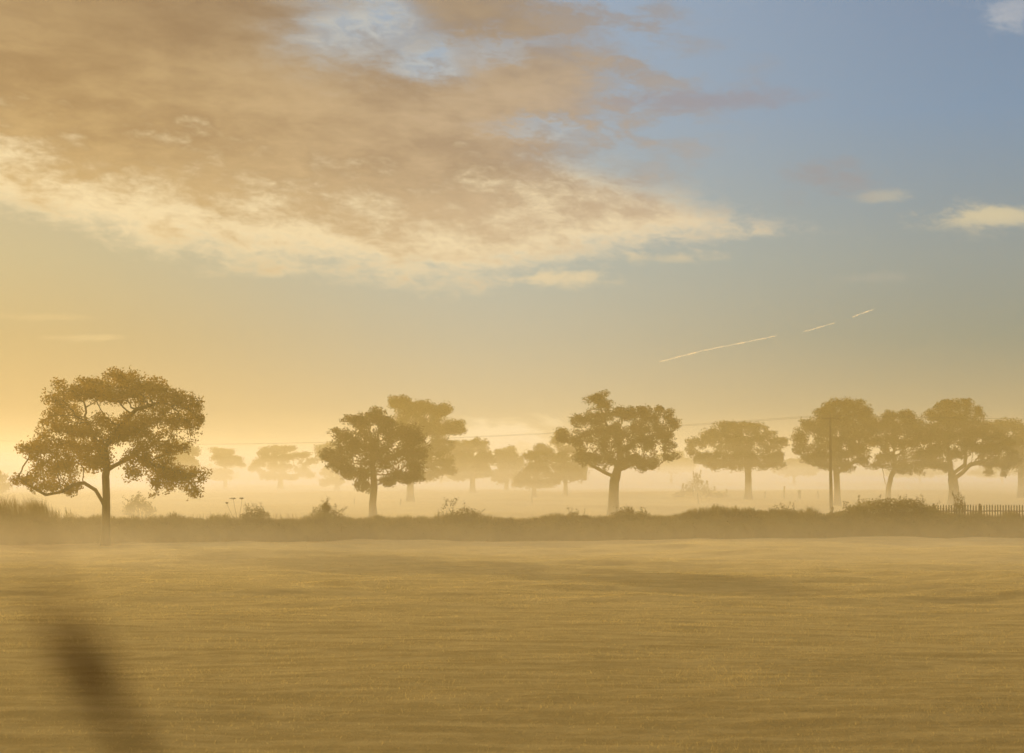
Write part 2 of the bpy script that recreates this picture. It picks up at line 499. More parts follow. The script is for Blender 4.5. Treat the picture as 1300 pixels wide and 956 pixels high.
tree('oak_tree', 'tall paler oak standing just behind the round-headed oak', 227,
     [(521, 640), (521, 615), (522, 595), (524, 570)], .44,
     [(870,100,56,33),(940,130,80,43),(1040,140,66,42),(1110,200,36,42),(1060,210,60,40),(980,210,80,56),(1040,280,58,48),(1060,350,38,28),(990,330,60,56),(940,300,60,50),(880,200,50,60),(1010,390,46,28),(960,400,40,28),(1075,385,26,22)], C2,
     n_att=1400, leaf=.19, per=40, spread=.36)
tree('oak_tree', 'open-crowned oak with a stout pale-footed trunk and a forked rising top', 176,
     [(779, 654), (779, 630), (780, 612), (783, 600), (788, 585), (786, 560)], .50,
     [(515,82,55,24),(545,112,46,32),(430,175,50,26),(500,170,56,40),(620,150,56,42),(700,145,78,36),(780,140,56,34),(680,220,60,40),(610,230,60,44),(480,230,60,40),(540,280,60,44),(660,330,50,30),(780,220,56,40),(820,180,36,38),(720,195,76,34),(560,225,72,44),(370,240,40,40),(440,260,52,42),(455,335,50,42),(530,320,60,44),(640,285,60,36),(720,270,54,34),(800,270,42,36),(820,330,32,22),(740,350,40,30),(590,345,52,32),(700,370,44,16)], C3,
     limbs=[[(780, 608), (768, 600), (750, 590), (738, 580)], [(783, 600), (797, 592), (815, 588), (835, 592)], [(786, 575), (805, 562), (830, 552), (858, 546)], [(786, 562), (770, 540), (762, 515)]],
     n_att=2300, leaf=.16, per=33, spread=.28, fill=.2)
tree('oak_tree', 'broad flat-based oak half sunk in a band of mist', 240,
     [(950, 622), (950, 605), (949, 590), (948, 570)], .45,
     [(1080,200,90,28),(1150,200,60,24),(1000,230,70,33),(930,265,60,24),(1080,260,120,48),(1200,250,66,38),(1270,270,33,28),(1100,320,130,38),(1230,310,60,38),(900,300,30,24),(930,330,24,24),(1010,350,60,26),(1180,355,70,22),(1260,330,34,22),(980,332,50,34),(1250,335,48,30),(1010,362,50,22),(1100,364,90,20),(1220,362,60,20)], C3,
     n_att=1400, leaf=.19, per=38, spread=.34)
tree('oak_tree', 'dense oak close behind the utility pole', 210,
     [(1063, 645), (1063, 625), (1062, 605), (1060, 585)], .37,
     [(390,125,60,26),(470,130,70,28),(330,170,56,38),(250,230,46,38),(220,290,42,48),(230,345,46,28),(320,240,80,56),(420,210,90,56),(520,180,56,46),(450,290,80,56),(350,320,80,48),(300,380,48,33),(400,380,60,38),(480,355,60,34),(340,430,28,22),(440,440,20,18),(540,250,50,56),(255,395,30,26),(300,420,30,24),(520,400,36,30),(390,425,44,24)], C4,
     limbs=[[(1064, 600), (1075, 592), (1092, 580)]],
     n_att=1600, leaf=.18, per=40, spread=.34)
tree('oak_tree', 'smaller oak on a bent leaning trunk between two bigger oaks', 216,
     [(1127, 642), (1128, 620), (1131, 606), (1137, 592), (1134, 575)], .32,
     [(650,180,50,28),(720,180,60,28),(600,230,56,46),(700,240,80,56),(640,310,90,56),(760,310,70,56),(560,300,40,50),(820,280,60,50),(860,350,50,40),(760,230,60,40),(620,390,48,33),(720,420,56,36),(800,390,58,48),(660,430,28,18),(850,420,38,22),(590,425,30,18),(760,445,34,20),(700,450,26,16)], C4,
     limbs=[[(1128, 618), (1123, 613), (1122, 609)]],
     n_att=1300, leaf=.18, per=38, spread=.34)
tree('oak_tree', 'wide oak with a thick flaring trunk behind the paling fence', 220,
     [(1211, 640), (1211, 620), (1209, 606), (1206, 592), (1204, 570)], .60,
     [(930,130,50,30),(990,130,48,28),(1040,170,36,38),(900,180,56,38),(850,180,48,33),(960,210,86,44),(1050,230,56,46),(900,260,78,56),(1000,290,96,54),(1120,270,76,48),(1200,320,58,48),(1150,360,76,42),(1240,380,38,33),(1190,410,38,26),(880,350,56,46),(960,370,66,36),(900,430,22,18),(1080,340,66,34),(1165,465,9,20),(870,420,40,24),(840,395,34,26),(1130,420,36,20),(1215,430,30,22),(1250,410,26,20)], C4,
     limbs=[[(1209, 608), (1222, 600), (1232, 590), (1250, 586)], [(1205, 600), (1195, 592), (1188, 588)], [(1222, 600), (1226, 590), (1228, 578)]],
     n_att=1700, leaf=.18, per=40, spread=.34)
tree('oak_tree', 'pale oak cut by the right edge behind the wide oak', 255,
     [(1296, 622), (1296, 600), (1297, 580)], .45,
     [(1180,230,60,28),(1250,240,60,38),(1300,290,50,56),(1320,370,60,48),(1360,280,60,56),(1250,320,50,50),(1420,330,60,60),(1240,400,50,40),(1330,420,60,40),(1400,400,60,50)], C4,
     n_att=700, leaf=.26, per=34, spread=.42)
tree('oak_tree', 'conical misty tree in front of the far tree line, left of the open-crowned oak', 260,
     [(678, 633), (678, 615), (680, 600), (682, 580)], .32,
     [(275,285,28,22),(240,320,43,28),(300,320,46,38),(270,380,68,46),(210,420,48,33),(330,420,48,33),(260,440,86,20),(180,440,26,16)], C3,
     n_att=1000, leaf=.20, per=36, spread=.36)
tree('oak_tree', 'dim oak peering out behind the left side of the open-crowned oak', 265,
     [(718, 628), (718, 605), (717, 580)], .32,
     [(370,232,36,30),(345,262,26,38),(385,300,38,38),(410,350,40,30),(440,300,40,40),(350,340,36,40),(370,390,44,34),(430,400,50,34),(460,350,40,40)], C3,
     n_att=600, leaf=.22, per=32, spread=.36)
far = 'far trees fading into the mist'
tree('oak_tree', 'faint tiered tree nearest the big front oak in the far mist', 345,
     [(286, 622), (286, 600), (286, 585)], .36,
     [(310,140,80,20),(370,150,40,26),(250,130,28,14),(300,190,66,28),(420,200,56,24),(460,240,36,18),(350,240,76,24),(330,310,86,26),(220,310,46,18),(300,350,96,24)], C5,
     n_att=620, leaf=.30, per=22, spread=.42, group=far)
tree('oak_tree', 'faint flat-topped spreading tree alone on the far horizon', 335,
     [(356, 622), (356, 605), (358, 590)], .45,
     [(750,120,80,18),(840,120,60,18),(660,150,56,26),(700,200,86,36),(850,190,78,30),(960,170,66,20),(1020,220,46,18),(610,240,56,28),(560,280,36,18),(780,270,96,34),(960,300,86,18),(1020,330,46,10),(700,340,86,34),(860,345,70,20)], C5,
     n_att=900, leaf=.30, per=23, spread=.42, group=far)
tree('oak_tree', 'faint tree half hidden by the left side of the round-headed oak', 320,
     [(428, 622), (428, 600), (425, 585)], .4,
     [(1090,130,33,26),(1170,110,80,28),(1110,180,46,36),(1160,300,60,36),(1200,380,86,30),(1130,390,46,22),(1240,240,60,50)], C5,
     n_att=650, leaf=.30, per=23, spread=.45, group=far)
tree('oak_tree', 'misty rounded tree touching the right side of the tall paler oak', 290,
     [(600, 628), (600, 605), (602, 585)], .42,
     [(20,275,58,28),(-50,290,60,40),(40,330,46,38),(-60,340,60,40),(-10,350,70,36),(70,340,30,26),(-50,395,60,34),(30,390,64,32),(-110,330,46,40),(-90,380,40,34)], C3,
     n_att=800, leaf=.25, per=34, spread=.40, group=far)
tree('oak_tree', 'small misty tree between the conical tree and the rounded one', 310,
     [(643, 626), (643, 605), (644, 585)], .34,
     [(150,300,40,22),(160,340,35,38),(125,330,36,34),(140,370,50,26),(105,310,24,18),(125,405,54,30),(175,400,40,34),(185,350,34,30)], C3,
     n_att=560, leaf=.26, per=30, spread=.46, group=far)
tree('oak_tree', 'faint tree showing past the right edge of the big front oak', 300,
     [(230, 628), (231, 600), (232, 580)], .4,
     [(238,574,12,14),(226,570,14,12),(240,590,14,12),(228,596,22,12),(214,585,16,16)],
     n_att=620, leaf=.26, per=30, spread=.46, group=far)
tree('oak_tree', 'dim tree at the far left edge above the reeds', 240,
     [(-14, 632), (-14, 610), (-13, 600)], .32,
     [(-2,606,14,8),(-20,600,20,10),(4,615,12,8),(-10,620,24,9),(-36,612,16,12)],
     n_att=560, leaf=.22, per=24, spread=.42, group=far)
for lab, d, tx, bl in [
    ('low faint crown between the open-crowned oak and the flat-based oak', 430, 852, [(855,582,22,11),(838,590,20,10),(870,590,18,10),(852,594,32,8)]),
    ('faint crown low in the gap left of the utility pole', 400, 1008, [(1008,590,18,9),(1024,588,18,10),(992,594,14,8),(1012,598,26,8)]),
    ('washed-out crown under the tiered far tree', 480, 262, [(262,598,22,9),(280,603,26,8),(246,604,20,8)]),
    ('washed-out crown just left of the round-headed oak trunk', 470, 442, [(440,592,22,12),(456,598,20,11),(430,603,24,9)]),
    ('faint crown low under the tall paler oak', 450, 560, [(556,590,24,12),(575,598,22,10),(545,600,20,10)]),
    ('faint crown low between the bent oak and the wide oak', 430, 1168, [(1160,594,26,9),(1180,598,24,9),(1145,600,22,8)]),
    ('faint crown under the branches at the right edge', 420, 1272, [(1268,588,22,12),(1286,592,22,14),(1254,600,24,8)]),
    ('washed-out crown far behind the big front oak, left of its trunk', 430, 88, [(84,598,24,11),(100,604,24,10),(66,606,22,9)])]:
    tree('oak_tree', lab, d, [(tx, HY + EYE * F / d), (tx, 605), (tx, 596)], .3, bl, n_att=330, leaf=.34, per=18, spread=.5, group=far, cat='tree')

# ------------------------------------------------------------------ hedge, shrubs and weeds
HD = lambda px: np.interp(px, [-300, 0, 650, 1300, 1600], [105.5, 107, 112, 118, 120])       # distance of the hedge line at a column
TOP = [(-400, 646), (-60, 650), (0, 655), (60, 659), (134, 660), (250, 660), (500, 659), (640, 659), (700, 657), (760, 657), (800, 654), (850, 656), (885, 652), (930, 648), (960, 649), (1005, 650), (1050, 655), (1090, 652), (1190, 653), (1230, 656), (1300, 657), (1600, 655)]
def hedge_top(px):
    return EYE - (np.interp(px, [t_[0] for t_ in TOP], [t_[1] for t_ in TOP]) - HY) / F * HD(px)
cols = np.linspace(-420, 1720, 520)
prof = np.linspace(0, 1, 15)
pxg, ag = np.meshgrid(cols, prof, indexing='ij')
dg = HD(pxg); W = 1.1
ang = np.pi * ag
hz = hedge_top(pxg) + .04 * vnoise(pxg / 23 + 4, pxg * 0 + 2.2) + (.10 + .10 * (pxg > 860)) * np.maximum(0, vnoise(pxg / 6.5, pxg * 0 + 8.8))
bx_ = (pxg - CX) / F * dg; by_ = dg + 1.0 - np.cos(ang) * W * (1 + .10 * vnoise(pxg / 9, ag * 4))
bz_ = -.1 + (hz - .02) * np.sin(ang) ** .55 + .10 * vnoise(pxg / 6 + 3, ag * 5) * np.sin(ang)
Vh = np.stack([bx_, by_, bz_], -1)
i, j = np.meshgrid(np.arange(len(cols) - 1), np.arange(len(prof) - 1), indexing='ij'); k = i * len(prof) + j
hedge = empty('hedge', (0, 112.5, 0), 'long low rough hedge crossing the meadow between the two fields', 'hedge')
link_mesh('bank', Vh.reshape(-1, 3), np.stack([k, k + len(prof), k + len(prof) + 1, k + 1], -1).reshape(-1, 4), M['hedge'], hedge)
def hedge_points(n, a0=.04, a1=.75):
    u = R.random(n) * (len(cols) - 1.001); v = (a0 + (a1 - a0) * R.random(n)) * (len(prof) - 1.001)
    iu = u.astype(int); iv = v.astype(int); fu = (u - iu)[:, None]; fv = (v - iv)[:, None]
    return Vh[iu, iv] * (1 - fu) * (1 - fv) + Vh[iu + 1, iv] * fu * (1 - fv) + Vh[iu, iv + 1] * (1 - fu) * fv + Vh[iu + 1, iv + 1] * fu * fv
P = hedge_points(70000)
V, q = leaves(P + R.normal(0, .05, P.shape), R.uniform(.05, .13, len(P)))
P2 = hedge_points(46000, .25, .7)
fpx = R.uniform(-420, 1720, 16000); fd = HD(fpx) - R.uniform(-.1, .9, len(fpx)) ** 1.0 * (.5 + .5 * vnoise(fpx / 12, fpx * 0 + 1.1))
Pf = np.stack([(fpx - CX) / F * fd, fd, ground((fpx - CX) / F * fd, fd) - .02], -1); P2 = np.vstack([P2, Pf])
hb = R.uniform(.10, .34, len(P2)) * (1 + 1.9 * np.maximum(0, vnoise(P2[:, 0] / 1.3, P2[:, 1] * 0 + 2.5)))
V2, q2, t2 = blades(P2, hb, R.uniform(.012, .028, len(P2)), .35)
link_mesh('foliage', np.vstack([V, V2]), [np.vstack([q, q2 + len(V)]), t2 + len(V)], M['hedge'], hedge, smooth=False)

def shrub(name, label, px, base_y, d, blobs, stems=9, n=2600, leaf=.08, sprig=0, group=None, cat='shrub', mat='hedge'):
    """a bush of bent stems with leaves round them; blobs in photo pixels"""
    if d < 130: d = float(HD(px)) + .95                           # rooted in the hedge itself
    k = d / F
    b = at(px, base_y, d); b[2] = max(float(ground(b[0], b[1])), 0) - .05
    root = empty(name, tuple(b), label, cat, group)
    mb = MB(); cl = []
    for bl in blobs:
        c = at(bl[0], bl[1], d)
        for _ in range(stems):
            o = R.normal(size=3); o /= np.linalg.norm(o); o *= R.random() ** .4
            e = c + o * np.array([bl[2] * k, bl[2] * k, bl[3] * k])
            st = b + np.array([(c[0] - b[0]) * .6 + R.normal(0, .1), R.normal(0, .1), 0])
            mid = (st + e) / 2 + R.normal(0, .08, 3)
            t_ = np.linspace(0, 1, 6)[:, None]
            pl = st * (1 - t_) ** 2 + 2 * mid * t_ * (1 - t_) + e * t_ ** 2
            mb.tube(pl, np.linspace(.018, .005, 6), 4)
            cl.append(pl[2:])
        q = R.normal(size=(n // len(blobs), 3)); q /= np.linalg.norm(q, axis=1)[:, None]
        q *= (R.random(len(q)) ** .42)[:, None] * (1 + .12 * R.normal(size=(len(q), 1)))
        cl.append(c + q * np.array([bl[2] * k, bl[2] * k, bl[3] * k]))
    for _ in range(sprig):
        bl = blobs[R.integers(len(blobs))]; c = at(bl[0] + R.uniform(-.8, .8) * bl[2], bl[1] - bl[3] * .5, d)
        e = c + np.array([R.normal(0, .2), R.normal(0, .1), R.uniform(.1, .34) + bl[3] * k * .5])
        pl = np.linspace(c, e, 5); mb.tube(pl, np.linspace(.012, .005, 5), 4)
        cl.append(np.repeat(pl[1:], 5, 0) + R.normal(0, .05, (20, 3)))
    mb.build('stem', M['bark'], root)
    cl = np.vstack(cl)
    V, q = leaves(cl + R.normal(0, .03, cl.shape), R.uniform(.6, 1.3, len(cl)) * leaf)
    link_mesh('foliage', V, q, M[mat], root, smooth=False)
    return root
shrub('bramble_bush', 'big rounded bramble mound rising above the hedge, right of the pole', 1130, 680, 115.5,
      [(1085,650,16,9),(1105,645,22,11),(1130,642,26,10),(1155,643,22,10),(1176,650,18,8),(1125,656,40,12),(1165,658,30,10),(1068,657,22,7),(1196,657,20,7)], n=17000, leaf=.10, sprig=26)
shrub('shrub', 'low shrub with ragged top beside the dry umbel stalks', 324, 672, 109, [(324,652,15,7),(332,655,12,6),(314,656,11,5)], n=2200, leaf=.07, sprig=14)
shrub('shrub', 'pointed bushy shrub on the hedge left of the round-headed oak', 412, 672, 109.5, [(413,649,12,9),(404,654,12,7),(424,654,12,7),(414,644,5,6)], n=2900, leaf=.075, sprig=16)
shrub('shrub', 'mounded shrub with loose leafy sprays on its left side, mid hedge', 588, 674, 111, [(592,651,16,7),(602,655,12,5),(580,655,14,6)], n=2400, leaf=.075, sprig=4)
shrub('shrub', 'thin leafy sapling sprays beside the mounded mid-hedge shrub', 567, 672, 110.6, [(562,648,6,7),(572,646,7,7),(556,653,5,5)], stems=8, n=90, leaf=.075, sprig=6)
shrub('shrub', 'dark low shrub at the foot of the open-crowned oak', 797, 674, 113.5, [(797,650,10,7),(786,654,12,5),(812,654,14,5)], n=2200, leaf=.075, sprig=8)
shrub('shrub', 'small knob of bramble on the hedge between two oaks', 728, 674, 113, [(728,654,8,4),(738,657,10,3)], n=900, leaf=.07, sprig=4)
shrub('shrub', 'upright little bush growing through the paling fence', 1217, 676, 117, [(1217,638,7,8),(1215,646,9,9),(1222,645,6,8),(1217,655,10,8)], n=800, leaf=.085, sprig=8)
shrub('shrub', 'tufted shrub on the hedge top left of the utility pole', 1000, 676, 115, [(1000,650,14,5),(985,652,12,4)], n=1300, leaf=.07, sprig=10)
shrub('bush', 'rounded misty bush behind the trunk of the big front oak', 176, 655, 165, [(176,636,7,8),(169,642,8,8),(183,642,8,7),(163,648,8,7),(191,649,8,7)], n=1500, leaf=.15, sprig=10, mat='oak')
shrub('bush', 'spreading pale bush in the mist below the flat-based oak', 886, 632, 255, [(885,609,6,8),(879,616,8,8),(892,620,9,8),(871,624,9,7),(901,626,10,6),(915,629,10,5),(861,629,8,5)], n=1500, leaf=.20, sprig=12, mat='oak')

# tall dry reeds at the left end of the hedge
n = 2600
px = np.where(R.random(n) < .8, R.uniform(-70, 62, n), R.uniform(40, 108, n)); d = HD(px) + R.uniform(.3, 2.2, n)
P = np.stack([(px - CX) / F * d, d, np.full(n, .9)], -1)
ty = np.interp(px, [-70, 0, 45, 75, 110], [622, 628, 631, 642, 655]) + R.normal(0, 5.5, n) + 5 * vnoise(px / 9, px * 0)
H = np.maximum(.35, EYE - (ty - HY) / F * d - .9)
V, q, t = blades(P, H, R.uniform(.014, .03, n), .13, (-.10, 0))
tag(link_mesh('reeds', V, [q, t], M['reed'], smooth=False), 'tall dry reeds standing along the left end of the hedge', 'reeds', kind='stuff')
n = 420
px = np.concatenate([R.uniform(240, 440, n - 120), R.uniform(620, 720, 40), R.uniform(900, 1180, 80)]); d = HD(px) + R.uniform(.5, 1.6, n)
P = np.stack([(px - CX) / F * d, d, hedge_top(px) - .15], -1)
V, q, t = blades(P, R.uniform(.25, .85, n) * np.where(px > 600, .7, 1), R.uniform(.01, .018, n), .14)
tag(link_mesh('tall_grass', V, [q, t], M['reed'], smooth=False), 'thin tall grass stalks sprouting from the hedge top', 'tall grass', kind='stuff')

def umbel(label, px, top, d, spokes=13, r=.12, lean=.2):
    c = at(px, top, d); b = np.array([c[0] + lean, d, hedge_top(px) - .3])
    root = empty('hogweed', tuple(b), label, 'weed', 'dry umbel stalks on the hedge')
    mb = MB(); t_ = np.linspace(0, 1, 7)[:, None]
    mb.tube(b * (1 - t_) + c * t_ + np.array([.03, 0, 0]) * np.sin(t_ * 3), np.linspace(.010, .006, 7), 6); mb.build('stem', M['bark'], root)
    hd = MB(); pts = []
    for _ in range(spokes):
        a = R.uniform(0, 6.28); q = R.uniform(.2, 1) * r
        e = c + np.array([math.cos(a) * q, math.sin(a) * q, .09 - q * .25]); hd.tube(np.linspace(c, e, 3), .005, 4); pts.append(e + R.normal(0, .014, (18, 3)))
    V, qd = leaves(np.vstack(pts), .03); hd.add(V, qd)
    hd.build('seed_head', M['bark'], root, smooth=False)
umbel('taller dry umbel stalk with the biggest head, left of the ragged shrub', 296, 634, 108.6, r=.19, lean=.22)
umbel('dry umbel stalk with a small head nearest the ragged shrub', 307, 634, 108.8, r=.13, lean=-.25)
umbel('shortest dry umbel stalk in the clump on the hedge', 288, 640, 108.7, r=.12, lean=.5)

# ------------------------------------------------------------------ paling fence behind the hedge
fx = np.arange(1008, 1345, 3.45)
fence = empty('paling_fence', (27, 121.5, 0), 'pointed paling fence showing above the hedge at the right', 'fence')
mb = MB(); rl = MB(); pts = []
for px in fx:
    d = 121.5; x = (px - CX) / F * d
    zt = EYE - (np.interp(px, [1008, 1055, 1185, 1345], [651, 651, 640.5, 640.5]) - HY) / F * d + R.normal(0, .012)
    zb = zt - 1.5; w = .075; lean = R.normal(0, .008)
    sec = [(-w / 2, zb), (w / 2, zb), (w / 2 + lean, zt - .09), (lean, zt), (-w / 2 + lean, zt - .09)]
    Vp = np.array([[x + a, d - .01, b] for a, b in sec] + [[x + a, d + .012, b] for a, b in sec])
    mb.add(Vp, [[4, 3, 2, 1, 0][::1], [5, 6, 7, 8, 9]], [[a, (a + 1) % 5, 5 + (a + 1) % 5, 5 + a] for a in range(5)])
    pts.append((x, d, zt))
mb.build('slat_panel', M['pale'], fence, smooth=False)
pts = np.array(pts)
for off in (.42, 1.15):
    rl = MB(); rl.tube(pts + np.array([0, .045, -off]), .035, 4); rl.build('rail', M['pale'], fence, smooth=False)
for q in range(0, len(pts), 17):
    pb = MB(); x, d, zt = pts[q]; pb.box((x + .09, d + .13, (zt + .05) / 2 - .1), (.11, .11, zt + .25)); pb.build('post', M['pale'], fence, smooth=False)

# posts of the wire fence out in the far field
for lab, px, y0, y1, d, w in [
    ('thin slanting fence post in the far field below the flat-based oak', 887, 627, 640, 218, .13),
    ('short fence post left of the tall thick one in the far field', 971, 624, 634, 250, .17),
    ('tallest thick fence post in the far field left of the pole', 995.5, 617, 634, 250, .24),
    ('broad blunt stump of a post right of the tallest far post', 1015, 622, 634, 250, .42),
    ('fence post nearest the utility pole in the far field', 1039, 624, 634, 250, .15),
    ('lone fence post in the far field below the conical misty tree', 676, 631, 640, 220, .12),
    ('fence post in the far field just left of the round-headed oak trunk', 450, 633, 641, 218, .12),
    ('fence post in the far field right of the tall paler oak trunk', 508, 633, 642, 214, .12)]:
    b = at(px, y1, d); b[2] = float(ground(b[0], b[1])) - .1; zt = at(px, y0, d)[2]
    mb = MB(); ln = R.normal(0, .03)
    mb.tube([[b[0], d, b[2]], [b[0] + ln, d, (b[2] + zt) / 2], [b[0] + 2 * ln, d, zt - .06], [b[0] + 2 * ln, d, zt]], [w / 2, w / 2 * .97, w / 2 * .92, w / 2 * .6], 7)
    tag(mb.build('fence_post', M['pale']), lab, 'fence post', 'posts of the far field fence')

# ------------------------------------------------------------------ utility pole and wires
PD = 176.0; pb = at(1055.5, 652, PD); pb[2] = float(ground(pb[0], pb[1])); ptop = at(1053.5, 527, PD)
pole = empty('utility_pole', tuple(pb), 'dark wooden utility pole with a crossarm in front of the dense oak', 'utility pole')
mb = MB(); t_ = np.linspace(0, 1, 10)[:, None]; mb.tube((pb - np.array([0, 0, .3])) * (1 - t_) + ptop * t_, np.linspace(.17, .115, 10), 12); mb.build('pole', M['pole'], pole)
WDIR = np.array([.63, -.777, 0.0]); ARM = np.array([.777, .63, 0.0])
ARM = np.array([.96, .28, 0.0])
ac = ptop + np.array([0, -.16, -.30])
mb = MB(); mb.box(ac, (1.75, .10, .13), math.atan2(ARM[1], ARM[0])); mb.build('crossarm', M['pole'], pole, smooth=False)
for sg in (-1, 1):
    mb = MB(); mb.tube([ac + ARM * sg * .55 + np.array([0, 0, -.03]), ptop + np.array([0, -.13, -.95])], .018, 5); mb.build('brace', M['wire'], pole)
ends = []
for sg in (-.78, .78):
    p = ac + ARM * sg
    mb = MB(); mb.tube(p + np.array([[0, 0, .04], [0, 0, .14], [0, 0, .15], [0, 0, .2], [0, 0, .21], [0, 0, .26], [0, 0, .30]]), [.018, .018, .055, .06, .045, .055, .03], 10); mb.build('insulator', M['porcelain'], pole)
    ends.append(p + np.array([0, 0, .29]))
for e, lab in zip(ends, ('thin overhead wire on the left end of the crossarm', 'thin overhead wire on the right end of the crossarm')):
    L = at(-160, 549, 330) + (e - ac) * np.array([1, 1, 0]); Rr = np.array([e[0] + 74, e[1] - 40, 9.3])
    t_ = np.linspace(0, 1, 60)[:, None]
    a = L * (1 - t_) + e * t_; a[:, 2:] -= 4 * 2.35 * t_ * (1 - t_)
    b = e * (1 - t_) + Rr * t_; b[:, 2:] -= 4 * .9 * t_ * (1 - t_)
    mb = MB(); mb.tube(np.vstack([a, b[1:]]), .010, 5)
    tag(mb.build('overhead_wire', M['wire']), lab, 'wire', 'overhead wires on the utility pole')

# ------------------------------------------------------------------ vapour trail high in the sky
VD = 9000.0
tb = at(972, 426, VD)
trail = empty('vapour_trail', tuple(tb), 'thin broken white vapour trail slanting across the clear sky', 'vapour trail')
for (x0, y0, x1, y1, w0, w1) in [(836, 459.5, 880, 448.5, .5, .9), (880, 448.5, 891, 445.2, 1.0, .7), (892, 445.4, 986, 426.2, .8, .55), (1019, 421.5, 1060, 409.8, .8, .45), (1082, 402.5, 1109, 392.5, .9, .6)]:
    t_ = np.linspace(0, 1, 26)[:, None]
    P = at(x0, y0, VD) * (1 - t_) + at(x1, y1, VD) * t_
    P[:, 2] += 1.1 * vnoise(P[:, 0] / 23, P[:, 0] * 0 + 1.5)
    r = (np.linspace(w0, w1, 26) * .9 * VD / F) * (.75 + .35 * vnoise(P[:, 0] / 17, P[:, 0] * 0 + 8.5)); r[0] = r[-1] = .4
    mb = MB()
    for g_ in (.55, 1.0, 1.6): mb.tube(P, np.maximum(r * g_, .3), 8, cap=False)
    mb.build('streak', M['vapour'], trail)

# ------------------------------------------------------------------ weed stalk close to the viewer
wb = np.array([-.02, .70, float(ground(-.02, .70))])
weed = empty('weed_stalk', tuple(wb), 'dark out-of-focus weed stalk close to the viewer at the bottom left', 'weed')
def bez(p, n=18):
    p = np.asarray(p, float); t_ = np.linspace(0, 1, n)[:, None]
    while len(p) > 1 and p.ndim == 2: p = p[None].repeat(n, 0)
    while p.shape[1] > 1: p = p[:, :-1] * (1 - t_[:, None]) + p[:, 1:] * t_[:, None]
    return p[:, 0]
mb = MB(); mb.tube(bez([wb, wb + [0, 0, 1.0], [-.07, .66, 4.30], at(138, 889, .62)]), np.linspace(.005, .003, 18), 8); mb.build('stem', M['weed'], weed)
hp = bez([at(140, 892, .62), at(124, 870, .62), at(107, 848, .61), at(88, 812, .60)], 14)
mb = MB(); mb.tube(hp, np.array([.5, .75, 1, 1.15, 1.2, 1.15, 1.0, .85, .7, .55, .42, .32, .2, .06]) * .0054, 9)
pt = np.repeat(hp[1:], 14, 0); V, q = leaves(pt + R.normal(0, .003, pt.shape), .006); mb.add(V, q)
mb.build('seed_head', M['weed'], weed)
def leaf_blade(P, w):
    P = np.asarray(P); n_ = len(P); wv = np.sin(np.linspace(.25, np.pi, n_)) * w
    sd = np.array([.75, .15, .6]); V = np.concatenate([P - sd * wv[:, None] / 2, P + sd * wv[:, None] / 2])
    return V, np.array([[a, a + n_, a + n_ + 1, a + 1] for a in range(n_ - 1)])
V, q = leaf_blade(bez([at(185, 965, .60), at(120, 850, .56), at(60, 740, .50), at(-40, 600, .45)]), .0036)
link_mesh('leaf', V, q, M['weed'], weed)

# ------------------------------------------------------------------ haze and ground mist
def volume_box(name, lo, hi, mat, label):
    mb = MB(); lo = np.array(lo, float); hi = np.array(hi, float); mb.box((lo + hi) / 2, hi - lo)
    return tag(mb.build(name, mat, smooth=False), label, kind='structure')
HAZE_COL = (1.0, .84, .37, 1)
m, nt, out = new_mat('morning_haze')
v = nt.nodes.new('ShaderNodeVolumeScatter'); v.inputs['Color'].default_value = HAZE_COL
v.inputs['Density'].default_value = .0023; v.inputs['Anisotropy'].default_value = .30
nt.links.new(v.outputs[0], out.inputs['Volume'])
volume_box('haze', (-420, -25, -1), (420, 720, 11.6), m, 'thin golden morning haze over the whole meadow')
m, nt, out = new_mat('ground_mist')
g = nt.nodes.new('ShaderNodeNewGeometry'); sp = nt.nodes.new('ShaderNodeSeparateXYZ'); nt.links.new(g.outputs['Position'], sp.inputs[0])
x_, y_, z_ = (E(nt, sp.outputs[q]) for q in range(3))
nz = noise(nt, combine(nt, x_ * .008, y_ * .008, z_ * .42), 1.0, 2, .5)
far_ = y_.step(108, 150)
prof_ = (z_ * (-1 / 3.3))  .exp() * .0100 * far_ * (y_.step(150, 300) * 1.0 + .62) + (z_ * (-1 / 1.3)).exp() * .0090 * (x_.step(15, -40) * 1.2 + 1.0) * (1.0 - far_) * y_.step(62, 92)
dens = prof_ * (nz.step(.34, .66) * 1.5 + .25) * z_.step(10.3, 6.5)
v = nt.nodes.new('ShaderNodeVolumeScatter'); v.inputs['Color'].default_value = (1.0, .91, .68, 1); v.inputs['Anisotropy'].default_value = .30
nt.links.new(dens.k, v.inputs['Density']); nt.links.new(v.outputs[0], out.inputs['Volume'])
mist = volume_box('mist', (-260, 60, -.6), (260, 560, 10.5), m, 'white ground mist lying in the fields behind the hedge')

# ------------------------------------------------------------------ sky and sun
w = bpy.data.worlds.new('World'); S.world = w; w.use_nodes = True
nt = w.node_tree; nt.nodes.clear()
out = nt.nodes.new('ShaderNodeOutputWorld')
sky = nt.nodes.new('ShaderNodeTexSky'); sky.sky_type = 'NISHITA'; sky.sun_disc = False
sky.sun_elevation = SUN_EL; sky.sun_rotation = SUN_AZ; sky.dust_density = 3; sky.air_density = 1.2
tc = nt.nodes.new('ShaderNodeTexCoord'); sp = nt.nodes.new('ShaderNodeSeparateXYZ'); nt.links.new(tc.outputs['Generated'], sp.inputs[0])
dx, dy, dz = (E(nt, sp.outputs[q]) for q in range(3))
AZ = dx._m('ARCTAN2', dy) * (180 / math.pi)                     # degrees right of straight ahead
EL = dz._m('ARCSINE') * (180 / math.pi)                         # degrees above the horizon
ax = lambda px: math.degrees(math.atan((px - CX) / F))
ey = lambda py: math.degrees(math.atan((HY - py) / F))
